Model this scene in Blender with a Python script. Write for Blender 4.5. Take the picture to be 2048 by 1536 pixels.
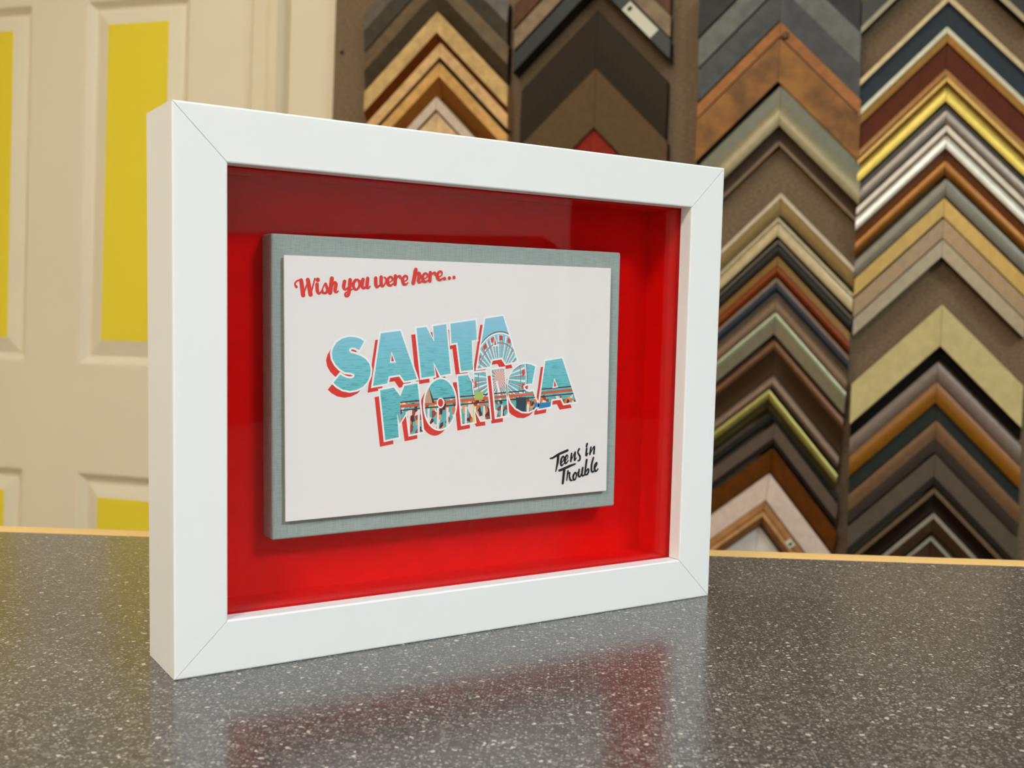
import bpy, bmesh, math
import numpy as np
from mathutils import Matrix, Vector

for o in list(bpy.data.objects):
    bpy.data.objects.remove(o)
SC = bpy.context.scene
COL = SC.collection

# ------------------------------------------------------------------ camera
S = 0.246374                      # outer width of the white frame in metres
Z0 = 0.92                         # height of the counter top
FPX = 2191.4                      # focal length in pixels of the 2048 px wide frame
PPX, PPY = 13.67, 53.61           # principal point offset (the photo is a crop)
CAM = np.array([-0.41274, -1.5111, 0.51953]) * S + np.array([0, 0, Z0])
YAW, PIT, ROL = -0.57363, -0.0865, -0.02282


def rot3(a, b, c):
    ca, sa, cb, sb, cc, sc = math.cos(a), math.sin(a), math.cos(b), math.sin(b), math.cos(c), math.sin(c)
    y = np.array([[ca, -sa, 0], [sa, ca, 0], [0, 0, 1]])
    p = np.array([[1, 0, 0], [0, cb, -sb], [0, sb, cb]])
    r = np.array([[cc, 0, sc], [0, 1, 0], [-sc, 0, cc]])
    return y @ p @ r


RM = rot3(YAW, PIT, ROL)
cd = bpy.data.cameras.new('camera')
cam = bpy.data.objects.new('camera', cd)
COL.objects.link(cam)
mw = Matrix.Identity(4)
for i in range(3):
    mw[i][0] = RM[i, 0]
    mw[i][1] = RM[i, 2]
    mw[i][2] = -RM[i, 1]
    mw[i][3] = CAM[i]
cam.matrix_world = mw
cd.sensor_width = 36.0
cd.lens = FPX / 2048 * 36.0
cd.shift_x = -PPX / 2048
cd.shift_y = PPY / 2048
cd.clip_start = 0.01
cd.dof.use_dof = True
cd.dof.focus_distance = 0.44
cd.dof.aperture_fstop = 19.0
SC.camera = cam


def ray(x, y):
    return RM @ np.array([(x - 1024 - PPX) / FPX, 1.0, -(y - 768 - PPY) / FPX])


def on_plane(x, y, p0, n):
    d = ray(x, y)
    return CAM + d * (np.dot(p0 - CAM, n) / np.dot(d, n))


# ------------------------------------------------------------------ world, light, exposure
W = bpy.data.worlds.new('daylight')
SC.world = W
W.use_nodes = True
W.node_tree.nodes['Background'].inputs[0].default_value = (0.80, 0.90, 1.0, 1)
W.node_tree.nodes['Background'].inputs[1].default_value = 1.5
# ceiling lights: u along the moulding wall, n out from it, half sizes, radiance, colour
LIGHTS = [
    (1.85, 1.90, 0.30, 0.30, 60.0, (0.77, 0.93, 1.0), 'square cool white ceiling light panel right of the counter'),
    (-0.25, 3.45, 0.30, 0.30, 66.0, (1.0, 0.94, 0.86), 'square white ceiling light panel behind the counter'),
    (-0.45, 1.0, 0.60, 0.15, 17.0, (1.0, 0.97, 0.90), 'long warm ceiling light panel added to brighten the moulding wall'),  # unseen extra panel, added to light the moulding wall
]
vs = SC.view_settings
vs.view_transform = 'Standard'
vs.look = 'None'
vs.gamma = 1.0
vs.use_curve_mapping = False
vs.exposure = -0.12


# ------------------------------------------------------------------ helpers
def lin(c):
    c /= 255.0
    return c / 12.92 if c <= 0.04045 else ((c + 0.055) / 1.055) ** 2.4


def rgb(r, g, b, k=1.0):
    return tuple(min(0.95, lin(v) / k) for v in (r, g, b)) + (1.0,)


MATS = {}


def mat(name, color, rough=0.5, metal=0.0, spec=0.5, var=0.0, scale=40.0, stretch=(1, 1, 1), bump=0.0, color2=None, coat=0.0):
    key = (name, color, rough, metal)
    if key in MATS:
        return MATS[key]
    m = bpy.data.materials.new(name)
    m.use_nodes = True
    nt = m.node_tree
    b = nt.nodes['Principled BSDF']
    b.inputs['Base Color'].default_value = color
    b.inputs['Roughness'].default_value = rough
    b.inputs['Metallic'].default_value = metal
    b.inputs['Specular IOR Level'].default_value = spec
    b.inputs['Coat Weight'].default_value = coat
    if var > 0 or bump > 0 or color2:
        tc = nt.nodes.new('ShaderNodeTexCoord')
        mp = nt.nodes.new('ShaderNodeMapping')
        mp.inputs['Scale'].default_value = stretch
        nz = nt.nodes.new('ShaderNodeTexNoise')
        nz.inputs['Scale'].default_value = scale
        nz.inputs['Detail'].default_value = 4
        nt.links.new(tc.outputs['Object'], mp.inputs[0])
        nt.links.new(mp.outputs[0], nz.inputs['Vector'])
        if var > 0 or color2:
            rp = nt.nodes.new('ShaderNodeValToRGB')
            if color2:
                rp.color_ramp.elements[0].color = color2
                rp.color_ramp.elements[1].color = color
            else:
                rp.color_ramp.elements[0].color = tuple(c * (1 - var) for c in color[:3]) + (1,)
                rp.color_ramp.elements[1].color = tuple(min(1, c * (1 + var)) for c in color[:3]) + (1,)
            rp.color_ramp.elements[0].position = 0.35
            rp.color_ramp.elements[1].position = 0.65
            nt.links.new(nz.outputs['Fac'], rp.inputs[0])
            nt.links.new(rp.outputs[0], b.inputs['Base Color'])
        if bump > 0:
            bp = nt.nodes.new('ShaderNodeBump')
            bp.inputs['Strength'].default_value = bump
            bp.inputs['Distance'].default_value = 0.001
            nt.links.new(nz.outputs['Fac'], bp.inputs['Height'])
            nt.links.new(bp.outputs[0], b.inputs['Normal'])
    MATS[key] = m
    return m


def mesh_obj(name, verts, faces, mats, parent=None, fmat=None, smooth=False, matrix=None):
    me = bpy.data.meshes.new(name)
    me.from_pydata([tuple(v) for v in verts], [], faces)
    if not isinstance(mats, (list, tuple)):
        mats = [mats]
    for m in mats:
        me.materials.append(m)
    if fmat:
        for p, i in zip(me.polygons, fmat):
            p.material_index = i
    bm = bmesh.new()
    bm.from_mesh(me)
    bmesh.ops.recalc_face_normals(bm, faces=bm.faces)
    bm.to_mesh(me)
    bm.free()
    if smooth:
        for p in me.polygons:
            p.use_smooth = True
    o = bpy.data.objects.new(name, me)
    COL.objects.link(o)
    if parent:
        o.parent = parent
    if matrix is not None:
        o.matrix_local = matrix
    return o


def box_vf(x0, x1, y0, y1, z0, z1):
    v = [(x0, y0, z0), (x1, y0, z0), (x1, y1, z0), (x0, y1, z0), (x0, y0, z1), (x1, y0, z1), (x1, y1, z1), (x0, y1, z1)]
    f = [(0, 3, 2, 1), (4, 5, 6, 7), (0, 1, 5, 4), (1, 2, 6, 5), (2, 3, 7, 6), (3, 0, 4, 7)]
    return v, f


def box(name, x0, x1, y0, y1, z0, z1, m, parent=None, bevel=0.0, matrix=None, seg=2):
    v, f = box_vf(x0, x1, y0, y1, z0, z1)
    o = mesh_obj(name, v, f, m, parent, matrix=matrix)
    if bevel > 0:
        bevel_mesh(o, bevel, seg)
    return o


def bevel_mesh(o, w, seg=2):
    bm = bmesh.new()
    bm.from_mesh(o.data)
    bmesh.ops.bevel(bm, geom=list(bm.edges), offset=w, segments=seg, affect='EDGES', profile=0.5)
    bm.to_mesh(o.data)
    bm.free()


def boxes(name, lst, m, parent=None, matrix=None):
    V, F = [], []
    for b in lst:
        v, f = box_vf(*b)
        n = len(V)
        V += v
        F += [tuple(i + n for i in q) for q in f]
    return mesh_obj(name, V, F, m, parent, matrix=matrix)


def empty(name, matrix=None):
    o = bpy.data.objects.new(name, None)
    o.empty_display_size = 0.02
    COL.objects.link(o)
    if matrix is not None:
        o.matrix_world = matrix
    return o


def tag(o, label=None, cat=None, group=None, kind=None):
    for k, v in (('label', label), ('category', cat), ('group', group), ('kind', kind)):
        if v:
            o[k] = v
    return o


# ------------------------------------------------------------------ wall frame of reference
PSI, LEAN = math.radians(-49.8), math.radians(2.96)
U = np.array([math.cos(PSI), math.sin(PSI), 0.0])
NIN = np.array([-math.sin(PSI), math.cos(PSI), 0.0])          # into the wall
V = np.array([0, 0, 1.0]) * math.cos(LEAN) + NIN * math.sin(LEAN)
NO = np.cross(U, V)                                           # out of the wall, to the room
P0 = CAM + ray(1562, 400) * 1.62                              # a point of the display face
# wall origin: below P0 at floor level
P0 = P0 - V * (P0[2] / V[2])
WM = Matrix([[U[0], V[0], NO[0], P0[0]], [U[1], V[1], NO[1], P0[1]], [U[2], V[2], NO[2], P0[2]], [0, 0, 0, 1]])


def wuv(x, y, h=0.0):
    """pixel -> (u, v) on the wall plane raised by h"""
    p = on_plane(x, y, P0 + NO * h, NO) - P0
    return float(p @ U), float(p @ V)


# ------------------------------------------------------------------ materials of the setting
KW = 0.80
m_wall = mat('painted_wall', rgb(205, 193, 166, KW), 0.7, var=0.02, scale=3)
m_trim = mat('painted_trim', rgb(206, 194, 166, KW), 0.45)
m_door = mat('painted_door', rgb(210, 199, 175, KW), 0.45, var=0.015, scale=5)
m_yellow = mat('yellow_paint', rgb(216, 194, 42, KW), 0.5, var=0.015, scale=6)
m_tan = mat('tan_wall_paint', (0.52, 0.46, 0.42, 1), 0.75)
m_ceil = mat('ceiling_paint', (0.72, 0.70, 0.66, 1), 0.9)
m_floor = mat('floor_vinyl', (0.22, 0.19, 0.16, 1), 0.5, var=0.15, scale=12)
m_board = mat('brown_backing_fabric', rgb(106, 88, 68, KW), 0.95, spec=0.1, var=0.22, scale=170, stretch=(1, 3, 1), bump=0.4)
m_bdark = mat('dark_reflection_board', (0.03, 0.024, 0.018, 1), 0.95, spec=0.1)  # near black, only for the added board mirrored in the glass
m_nail = mat('dark_nail', rgb(30, 22, 12), 0.6)

# ------------------------------------------------------------------ room shell (in wall coordinates u, v, n)
ROOM_U0, ROOM_U1, ROOM_N, ROOM_H = -2.0, 3.0, 4.4, 2.62
du_r, _ = wuv(499.5, 105)             # right edge of the door leaf
DOOR_W, DOOR_H = 0.80, 2.04
du_l = du_r - DOOR_W
# the wall leans back a touch, the other walls close the room
boxes('wall_back', [(ROOM_U0, du_l - 0.004, 0, ROOM_H + 0.1, -0.12, -0.02),
                    (du_r + 0.004, ROOM_U1, 0, ROOM_H + 0.1, -0.12, -0.02),
                    (du_l - 0.004, du_r + 0.004, DOOR_H + 0.01, ROOM_H + 0.1, -0.12, -0.02)], m_wall, matrix=WM)['kind'] = 'structure'
UM = Matrix([[U[0], NIN[0], 0, P0[0]], [U[1], NIN[1], 0, P0[1]], [0, 0, 1, 0], [0, 0, 0, 1]])   # upright room axes (u, into wall, z)
box('floor', ROOM_U0 - 0.1, ROOM_U1 + 0.1, -ROOM_N - 0.1, 0.1, -0.1, 0, m_floor, matrix=UM)['kind'] = 'structure'
box('ceiling', ROOM_U0 - 0.1, ROOM_U1 + 0.1, -ROOM_N - 0.1, 0.4, ROOM_H, ROOM_H + 0.1, m_ceil, matrix=UM)['kind'] = 'structure'
box('wall_left', ROOM_U0 - 0.1, ROOM_U0, -ROOM_N, 0.4, 0, ROOM_H, m_wall, matrix=UM)['kind'] = 'structure'
box('wall_right', ROOM_U1, ROOM_U1 + 0.1, -ROOM_N, 0.4, 0, ROOM_H, m_tan, matrix=UM)['kind'] = 'structure'
WIN = (1.0, 2.6, 0.9, 2.25)         # shop window in the wall behind the camera
boxes('wall_front', [(ROOM_U0, WIN[0], -ROOM_N - 0.1, -ROOM_N, 0, ROOM_H), (WIN[1], ROOM_U1, -ROOM_N - 0.1, -ROOM_N, 0, ROOM_H),
                     (WIN[0], WIN[1], -ROOM_N - 0.1, -ROOM_N, 0, WIN[2]), (WIN[0], WIN[1], -ROOM_N - 0.1, -ROOM_N, WIN[3], ROOM_H)],
      m_wall, matrix=UM)['kind'] = 'structure'
wn = empty('window_1', UM @ Matrix.Translation(((WIN[0] + WIN[1]) / 2, -ROOM_N - 0.05, WIN[2])))
wn['kind'] = 'structure'
hw, hh = (WIN[1] - WIN[0]) / 2, WIN[3] - WIN[2]
boxes('window_frame', [(-hw, -hw + 0.05, -0.04, 0.04, 0, hh), (hw - 0.05, hw, -0.04, 0.04, 0, hh), (-0.025, 0.025, -0.04, 0.04, 0.05, hh - 0.05),
                       (-hw + 0.05, hw - 0.05, -0.04, 0.04, 0, 0.05), (-hw + 0.05, hw - 0.05, -0.04, 0.04, hh - 0.05, hh)], m_trim, wn)

# ceiling lights
m_fix = mat('light_housing', (0.8, 0.8, 0.8, 1), 0.5)


def lamp_mat(power, color):
    m = bpy.data.materials.new('light_diffuser')
    m.use_nodes = True
    nt = m.node_tree
    nt.nodes.remove(nt.nodes['Principled BSDF'])
    em = nt.nodes.new('ShaderNodeEmission')
    em.inputs[0].default_value = color + (1,)
    em.inputs[1].default_value = power
    nt.links.new(em.outputs[0], nt.nodes['Material Output'].inputs[0])
    return m


def ceiling_light(u, n, du, dn, power, color, label):
    e = empty('ceiling_light', UM @ Matrix.Translation((u, -n, ROOM_H - 0.03)))
    boxes('housing', [(-du - 0.02, -du, -dn - 0.02, dn + 0.02, -0.03, 0.03), (du, du + 0.02, -dn - 0.02, dn + 0.02, -0.03, 0.03),
                      (-du, du, -dn - 0.02, -dn, -0.03, 0.03), (-du, du, dn, dn + 0.02, -0.03, 0.03)], m_fix, e)
    box('diffuser', -du, du, -dn, dn, 0.0, 0.02, lamp_mat(power, color), e)
    tag(e, label, 'ceiling light', 'ceiling lights of the shop')


for a in LIGHTS:
    ceiling_light(*a)

# unseen dark board and cabinet, added to darken the reflection in the picture glass
sb = box('display_board', ROOM_U1 - 0.03, ROOM_U1 - 0.002, -1.42, -0.12, 0.3, 2.35, m_bdark, matrix=UM)  # unseen board, added to darken the glass reflection
tag(sb, 'unseen dark board added on the right-hand wall to darken the glass reflection', 'display board')
cb = empty('reflection_cabinet', UM @ Matrix.Translation((ROOM_U1 - 0.3, -2.3, 0)))
m_dk = mat('dark_reflection_cabinet', (0.05, 0.04, 0.035, 1), 0.5, var=0.1)
box('body', -0.25, 0.29, -0.85, 0.85, 0.001, 1.26, m_dk, cb)
for k in range(3):
    dr = box('door', -0.27, -0.2505, -0.84 + k * 0.562, -0.84 + k * 0.562 + 0.552, 0.05, 1.24, m_dk, cb, bevel=0.002)
    box('handle', -0.29, -0.2702, -0.84 + k * 0.562 + 0.48, -0.84 + k * 0.562 + 0.495, 0.55, 0.72, m_nail, dr)
tag(cb, 'unseen dark cabinet added by the right-hand wall to darken the glass reflection', 'cabinet')

# ------------------------------------------------------------------ door with yellow panels
DH = -0.012                              # face of the door leaf, set back a little from the board face


def du(x, y):
    return wuv(x, y, DH)[0]


def dv(x, y):
    return wuv(x, y, DH)[1]


door = empty('door_1', WM @ Matrix.Translation((0, 0, 0)))
door['kind'] = 'structure'
pr0, pr1 = du(165, 400), du(377, 150)    # right panel column, outer edges
pl1 = du(57, 400)
pw = pr1 - pr0
pl0 = pl1 - pw
v_up1, v_up0 = dv(270, -6), dv(240, 731)       # upper panels
v_lo1 = dv(240, 950)
v_lo0 = v_lo1 - 0.62
v_tp0, v_tp1 = v_up1 + 0.10, v_up1 + 0.10 + 0.22
if v_tp1 > DOOR_H - 0.09:
    DOOR_H = v_tp1 + 0.11
TH = 0.035


def dbox(name, u0, u1, v0, v1, m=m_door):
    return box(name, u0, u1, v0, v1, DH - TH, DH, m, door)


dbox('stile', pr1, du_r, 0.01, DOOR_H)
dbox('stile', pl0 - (du_r - pr1), pl0, 0.01, DOOR_H)
for a, b in ((v_lo0, v_lo1), (v_up0, v_up1), (v_tp0, v_tp1)):
    dbox('mullion', pl1, pr0, a, b)
for a, b in ((0.01, v_lo0), (v_lo1, v_up0), (v_up1, v_tp0), (v_tp1, DOOR_H)):
    dbox('rail', pl0, pr1, a, b)


def panel(u0, u1, v0, v1):
    # sticking slopes down, then a raised bevel climbs to a flat yellow field
    ring = [(0, 0.0), (0.003, -0.001), (0.012, -0.011), (0.0155, -0.0125), (0.0175, -0.0125), (0.020, -0.0105), (0.043, -0.0035), (0.045, -0.0035)]
    vs_, fs = [], []
    for d, h in ring:
        vs_ += [(u0 + d, v0 + d, DH + h), (u1 - d, v0 + d, DH + h), (u1 - d, v1 - d, DH + h), (u0 + d, v1 - d, DH + h)]
    for r_ in range(len(ring) - 1):
        for k in range(4):
            a = r_ * 4 + k
            b = r_ * 4 + (k + 1) % 4
            fs.append((a, b, b + 4, a + 4))
    n = len(vs_)
    vs_ += [(u0, v0, DH - TH), (u1, v0, DH - TH), (u1, v1, DH - TH), (u0, v1, DH - TH)]
    fs.append((n, n + 1, n + 2, n + 3))
    o = mesh_obj('panel', vs_, fs, m_door, door)
    d = 0.0445
    box('panel_field', u0 + d, u1 - d, v0 + d, v1 - d, DH - 0.012, DH - 0.0030, m_yellow, o)
    return o


for a, b in ((pl0, pl1), (pr0, pr1)):
    panel(a, b, v_lo0, v_lo1)
    panel(a, b, v_up0, v_up1)
    panel(a, b, v_tp0, v_tp1)

# door casing: a moulded trim, its profile swept up the jamb
tu0, tu1 = du_r + 0.006, wuv(568, 100, 0.0)[0]
tw = tu1 - tu0
prof = [(0, -0.02), (0, 0.006), (0.08, 0.009), (0.5, 0.010), (0.56, 0.004), (0.62, 0.004), (0.70, 0.012), (0.88, 0.013), (0.97, 0.004), (1.0, 0.0), (1.0, -0.02)]
vv, ff = [], []
for z in (0.0, DOOR_H + 0.05):
    vv += [(tu0 + a * tw, z, h) for a, h in prof]
n = len(prof)
ff = [(i, (i + 1) % n, (i + 1) % n + n, i + n) for i in range(n)] + [tuple(range(n)), tuple(range(2 * n - 1, n - 1, -1))]
mesh_obj('trim_1', vv, ff, m_trim, matrix=WM)['kind'] = 'structure'

# ------------------------------------------------------------------ display board
bu0 = wuv(668.5, 120, 0.0)[0]
board = box('display_board', bu0, 1.7, 0.30, 2.35, -0.02, 0.0, m_board, matrix=WM)
tag(board, 'large brown fabric display board covering the wall right of the door', 'display board')
nu, nv = wuv(684.5, 105, 0.0)
bmn = bmesh.new()
bmesh.ops.create_uvsphere(bmn, u_segments=10, v_segments=6, radius=0.0034)
me = bpy.data.meshes.new('nail')
bmn.to_mesh(me)
bmn.free()
me.materials.append(m_nail)
nail = bpy.data.objects.new('nail', me)
COL.objects.link(nail)
nail.parent = board
nail.location = (nu, nv, 0.0005)

# ------------------------------------------------------------------ moulding corner samples
KD, KW = KW, 1.02
m_side = mat('moulding_raw_side', rgb(46, 32, 20, KW), 0.8, spec=0.15)
m_sidel = mat('moulding_pale_side', rgb(168, 120, 66, KW), 0.8, spec=0.15)
FIN = {'m': (0.6, 0.0, 0.15), 's': (0.38, 0.0, 0.35), 'g': (0.3, 0.75, 0.5), 'w': (0.5, 0.0, 0.2), 'b': (0.45, 0.0, 0.25), 'p': (0.42, 0.45, 0.5)}


def bandmat(c, fin):
    r, me_, sp = FIN[fin]
    if fin == 'b':
        return mat('burl_finish', rgb(*c, KW), r, me_, sp, var=0.42, scale=28)
    if fin == 'w':
        return mat('wood_finish', rgb(*c, KW), r, me_, sp, var=0.18, scale=60, stretch=(1, 1, 1))
    return mat({'m': 'matt_finish', 's': 'satin_finish', 'g': 'metal_leaf_finish', 'p': 'pearl_finish'}[fin], rgb(*c, KW), r, me_, sp, var=0.07, scale=90)


GROUP = 'mitred moulding corner samples on the display board'


def sample(ax, ay, iy, bands, xl, xr, h, label, tilt=0.0, side=None, name='moulding_sample'):
    """ax,ay: outer apex, iy: inner apex height (photo measurements); bands: (share, colour, finish, h0, h1, bulge)"""
    u, v = wuv(ax, ay, h)
    _, vi = wuv(ax, iy, h)
    span = v - vi
    ye = ay + 165
    ul, _ = wuv(xl, ye, h * 0.5)
    ur, _ = wuv(xr, ye, h * 0.5)
    L, R = u - ul, ur - u
    e = empty(name, WM @ Matrix.Translation((u, v, 0.0012)) @ Matrix.Rotation(math.radians(tilt), 4, 'Z'))
    tot = sum(b[0] for b in bands)
    pts, mids = [(0.0, 0.0)], []
    mats = [side or m_side]
    t = 0.0
    for share, c, fin, h0, h1, bulge in bands:
        mm = bandmat(c, fin)
        if mm not in mats:
            mats.append(mm)
        mi = mats.index(mm)
        t1 = t + share / tot
        ns = 1 if bulge == 0 else 6
        if abs(pts[-1][1] - h0 * h) > 1e-6 or len(pts) == 1:
            pts.append((t, h0 * h))
            mids.append(0 if len(pts) == 2 else mi)
        for k in range(1, ns + 1):
            s = k / ns
            pts.append((t + (t1 - t) * s, (h0 + (h1 - h0) * s + bulge * math.sin(math.pi * s)) * h))
            mids.append(mi)
        t = t1
    pts.append((1.0, 0.0))
    mids.append(0)
    mids.append(0)
    n = len(pts)
    for sgn, ln in ((-1, L), (1, R)):
        vv = [(sgn * 0.00025, -a * span - 0.00025, hh_) for a, hh_ in pts]
        vv += [(sgn * ln, -a * span - ln, hh_) for a, hh_ in pts]
        ff = [(i, (i + 1) % n, (i + 1) % n + n, i + n) for i in range(n)]
        fm = list(mids)
        ff += [tuple(range(n)), tuple(range(2 * n - 1, n - 1, -1))]
        fm += [0, 0]
        mesh_obj('leg', vv, ff, mats, e, fmat=fm)
    tag(e, label, 'moulding sample', GROUP)
    return e, L, R, span


def Rg(x0, y0, s):
    return lambda x, y: (x0 + x / s, y0 + y / s)


r1 = Rg(640, 0, 5.12)
r2 = Rg(1000, 0, 4.8)
r3 = Rg(1360, 0, 3.84)
r4 = Rg(1660, 0, 3.84)
r5 = Rg(1400, 360, 3.84)
r6 = Rg(1688, 360, 3.84)
r7 = Rg(1400, 740, 3.84)
r8 = Rg(1688, 740, 3.84)


def flat(c, fin='s', a=1.0, b=1.0, bulge=0.0, share=1.0):
    return (share, c, fin, a, b, bulge)


def put(f, X, Y, Yi, bands, xl, xr, h, label, tilt=0.0, side=None):
    ax, ay = f(X, Y)
    _, iy = f(X, Yi)
    return sample(ax, ay, iy, bands, xl, xr, h, label, tilt, side)


# column beside the door
c1 = dict(xl=735.5, xr=1020)
put(r1, 1205, -720, -310, [flat((96, 88, 80), 'w', .8, 1, share=.5), flat((66, 59, 46), 'w', 1, .8, share=.5)], 735.5, 1020, .022,
    'weathered grey-brown moulding corner at the top of the column nearest the door')
put(r1, 1205, -292, 92, [flat((100, 82, 58), 'w', .9, 1, share=.5), flat((60, 47, 27), 'w', 1, .7, share=.5)], 735.5, 1020, .020,
    'brown and dark umber moulding corner just above the pale wood ones')
put(r1, 1205, 118, 438, [flat((194, 160, 104), 'w', 1, 1, share=.66), flat((110, 52, 8), 's', 1, .3, share=.34)], 735.5, 1020, .024,
    'topmost pale maple moulding corner with a red-brown inner slope', side=m_sidel)
put(r1, 1235, 440, 582, [flat((206, 165, 112), 'w', 1, 1)], 737, 1020, .026, 'second pale wood moulding corner, narrow and flat, above the orange-brown slope', side=m_sidel)
put(r1, 1225, 640, 972, [flat((202, 154, 88), 'w', 1, 1, share=.42), flat((136, 82, 26), 's', 1, .25, share=.58)], 739, 1020, .026,
    'honey wood moulding corner with a deep orange-brown inner slope', side=m_sidel)
put(r1, 1195, 990, 1118, [flat((202, 182, 162), 's', 1, 1)], 741, 1020, .020, 'narrow pinkish white moulding corner just above the white frame', side=m_sidel)
put(r1, 1195, 1150, 1420, [flat((212, 176, 132), 'w', 1, 1)], 741, 1020, .022, 'tan wood moulding corner lowest in the column nearest the door', side=m_sidel)

# second column
put(r2, 930, -800, -570, [flat((88, 54, 28), 'w', 1, 1)], 1034, 1344, .020, 'reddish brown moulding corner at the very top of the second column')
put(r2, 930, -552, -355, [flat((132, 112, 84), 'w', 1, 1)], 1034, 1344, .022, 'grey-tan moulding corner directly above the charcoal one with a sticker')
e_lab, L_, R_, sp_ = put(r2, 930, -330, -150, [flat((46, 47, 46), 's', 1, 1)], 1034, 1344, .034, 'narrow charcoal moulding corner carrying a white sticker')
put(r2, 940, 92, 655, [flat((47, 35, 22), 'm', .9, 1, share=.6), flat((44, 33, 20), 'm', 1, .96, share=.4)], 1047, 1337, .022, 'wide very dark brown moulding corner below the stickered charcoal one')
put(r2, 920, 655, 1216, [flat((92, 70, 44), 'm', 1, .9)], 1047, 1337, .026, 'wide olive brown flat moulding corner above the red one')
put(r2, 880, 1216, 1500, [flat((134, 34, 18), 'm', 1, 1)], 1060, 1330, .018, 'red lacquered moulding corner peeking over the white frame')

# third column


def c3r(y):
    return 1722 - max(0, y - 150) * 0.036


put(r3, 775, -640, -345, [flat((50, 51, 50), 'w', 1, 1)], 1401, 1722, .022, 'charcoal black moulding corner at the top of the third column')
put(r3, 775, -335, -105, [flat((102, 104, 98), 'w', 1, 1)], 1401, 1722, .024, 'mid grey stained moulding corner at the top of the third column')
put(r3, 775, -95, 158, [flat((74, 75, 74), 'w', 1, 1)], 1400, 1722, .024, 'dark grey grained moulding corner above the burl one')
e_burl, Lb, Rb, spb = put(r3, 772, 168, 622, [flat((156, 100, 52), 'w', 1, 1, share=.24), flat((70, 42, 14), 's', .86, .86, share=.03), flat((132, 86, 32), 'b', .95, .95, share=.73)],
                          1398, 1722, .026, 'wide orange burl wood moulding corner with a nail at its peak', side=m_side)
put(r3, 775, 648, 1095, [flat((116, 113, 94), 's', .75, .85, share=.31), flat((150, 139, 106), 'p', .85, 1, .12, share=.39), flat((74, 58, 42), 's', .75, .4, -.08, share=.22), flat((128, 98, 64), 's', .4, .4, share=.08)],
    1397, 1722, .030, 'grey-green champagne moulding corner with stepped profile below the burl one')
T = lambda y: -max(0.0, min(5.6, (y - 430) / 400 * 5.2))
C3 = [  # zoom, apex x, outer y, inner y, bands, height, label
    (r5, 622, 100, 262, [flat((196, 178, 152), 's', 1, 1, share=.25), flat((166, 140, 90), 'p', .85, .6, .05, share=.75)], .026, 'cream-edged gold moulding corner below the bare fabric of the third column'),
    (r5, 602, 285, 425, [flat((186, 168, 134), 's', .9, .9, share=.2), flat((174, 155, 118), 'p', .8, .9, .06, share=.8)], .026, 'champagne flat moulding corner under the cream-edged gold one'),
    (r5, 602, 458, 580, [flat((92, 80, 64), 's', 1, 1, share=.2), flat((48, 44, 38), 's', .8, .6, .15, share=.8)], .024, 'narrow black-green moulding corner in the third column'),
    (r5, 597, 582, 748, [flat((116, 80, 24), 'p', .8, .9, share=.4), flat((130, 58, 12), 's', .8, .5, .2, share=.6)], .024, 'red-brown moulding corner with a gilt outer edge'),
    (r5, 590, 750, 880, [flat((124, 102, 90), 's', 1, 1, share=.25), flat((48, 55, 68), 's', .9, .6, .15, share=.6), flat((86, 64, 42), 's', .6, .6, share=.15)], .026, 'navy blue moulding corner with a taupe rim'),
    (r5, 585, 888, 1012, [flat((86, 68, 48), 's', .7, .7, share=.3), flat((132, 106, 82), 'm', .8, .8, .15, share=.7)], .022, 'ribbed taupe moulding corner between the navy and the silver ones'),
    (r5, 582, 1016, 1180, [flat((168, 172, 140), 'p', 1, .95, .05, share=.35), flat((150, 139, 114), 'p', .95, .8, share=.65)], .030, 'pale silver-green moulding corner in the middle of the third column'),
    (r5, 578, 1188, 1308, [flat((72, 52, 36), 's', .6, .7, share=.3), flat((118, 80, 54), 'p', .8, .7, .12, share=.7)], .022, 'thin copper bronze moulding corner below the pale silver one'),
    (r5, 575, 1310, 1490, [flat((62, 42, 22), 's', .8, .4, -.1, share=1)], .022, 'dark chocolate scooped moulding corner in the third column'),
    (r7, 562, 40, 148, [flat((134, 110, 92), 'p', .9, .8, .2, share=1)], .032, 'mottled bronze rounded moulding corner above the yellow-gold one'),
    (r7, 532, 150, 312, [flat((168, 158, 86), 'p', 1, .9, .08, share=.45), flat((128, 110, 60), 'p', .9, .45, -.05, share=.4), flat((48, 40, 26), 's', .4, .35, share=.15)], .032, 'yellow-green gold moulding corner in the lower third column'),
    (r7, 560, 318, 402, [flat((36, 33, 30), 'm', .7, .6, .15, share=1)], .020, 'black textured moulding corner under the yellow-gold one'),
    (r7, 578, 410, 572, [flat((92, 76, 64), 's', 1, .95, share=.7), flat((66, 54, 46), 's', .95, .7, share=.3)], .030, 'dark taupe flat moulding corner near the bottom of the third column'),
    (r7, 560, 600, 786, [flat((118, 66, 14), 'w', 1, .3, share=1)], .030, 'chestnut brown moulding corner sloping in to a pink-white liner'),
    (r7, 535, 792, 1000, [flat((214, 190, 172), 'm', 1, 1, share=1)], .010, 'wide pinkish white flat moulding corner near the counter'),
    (r7, 497, 1005, 1192, [flat((158, 108, 60), 'w', .9, 1, share=.35), flat((182, 134, 86), 'w', .8, 1, .1, share=.3), flat((150, 102, 56), 'w', .9, .5, share=.35)], .026, 'ridged natural oak moulding corner just above the counter edge'),
    (r7, 455, 1200, 1500, [flat((206, 198, 186), 'm', 1, 1, share=1)], .008, 'off-white flat moulding corner inside the oak one'),
]
LASTS = []
for f, X, Y, Yi, bd, h, lb in C3:
    yy = f(X, Y)[1]
    xr = c3r(yy + 165)
    xl = 1382 if yy > 1000 else 1390
    if 'mottled' in lb or 'yellow-green' in lb:
        xr -= 5
    LASTS.append(put(f, X, Y, Yi, bd, xl, xr, h, lb, T(yy)))

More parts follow.
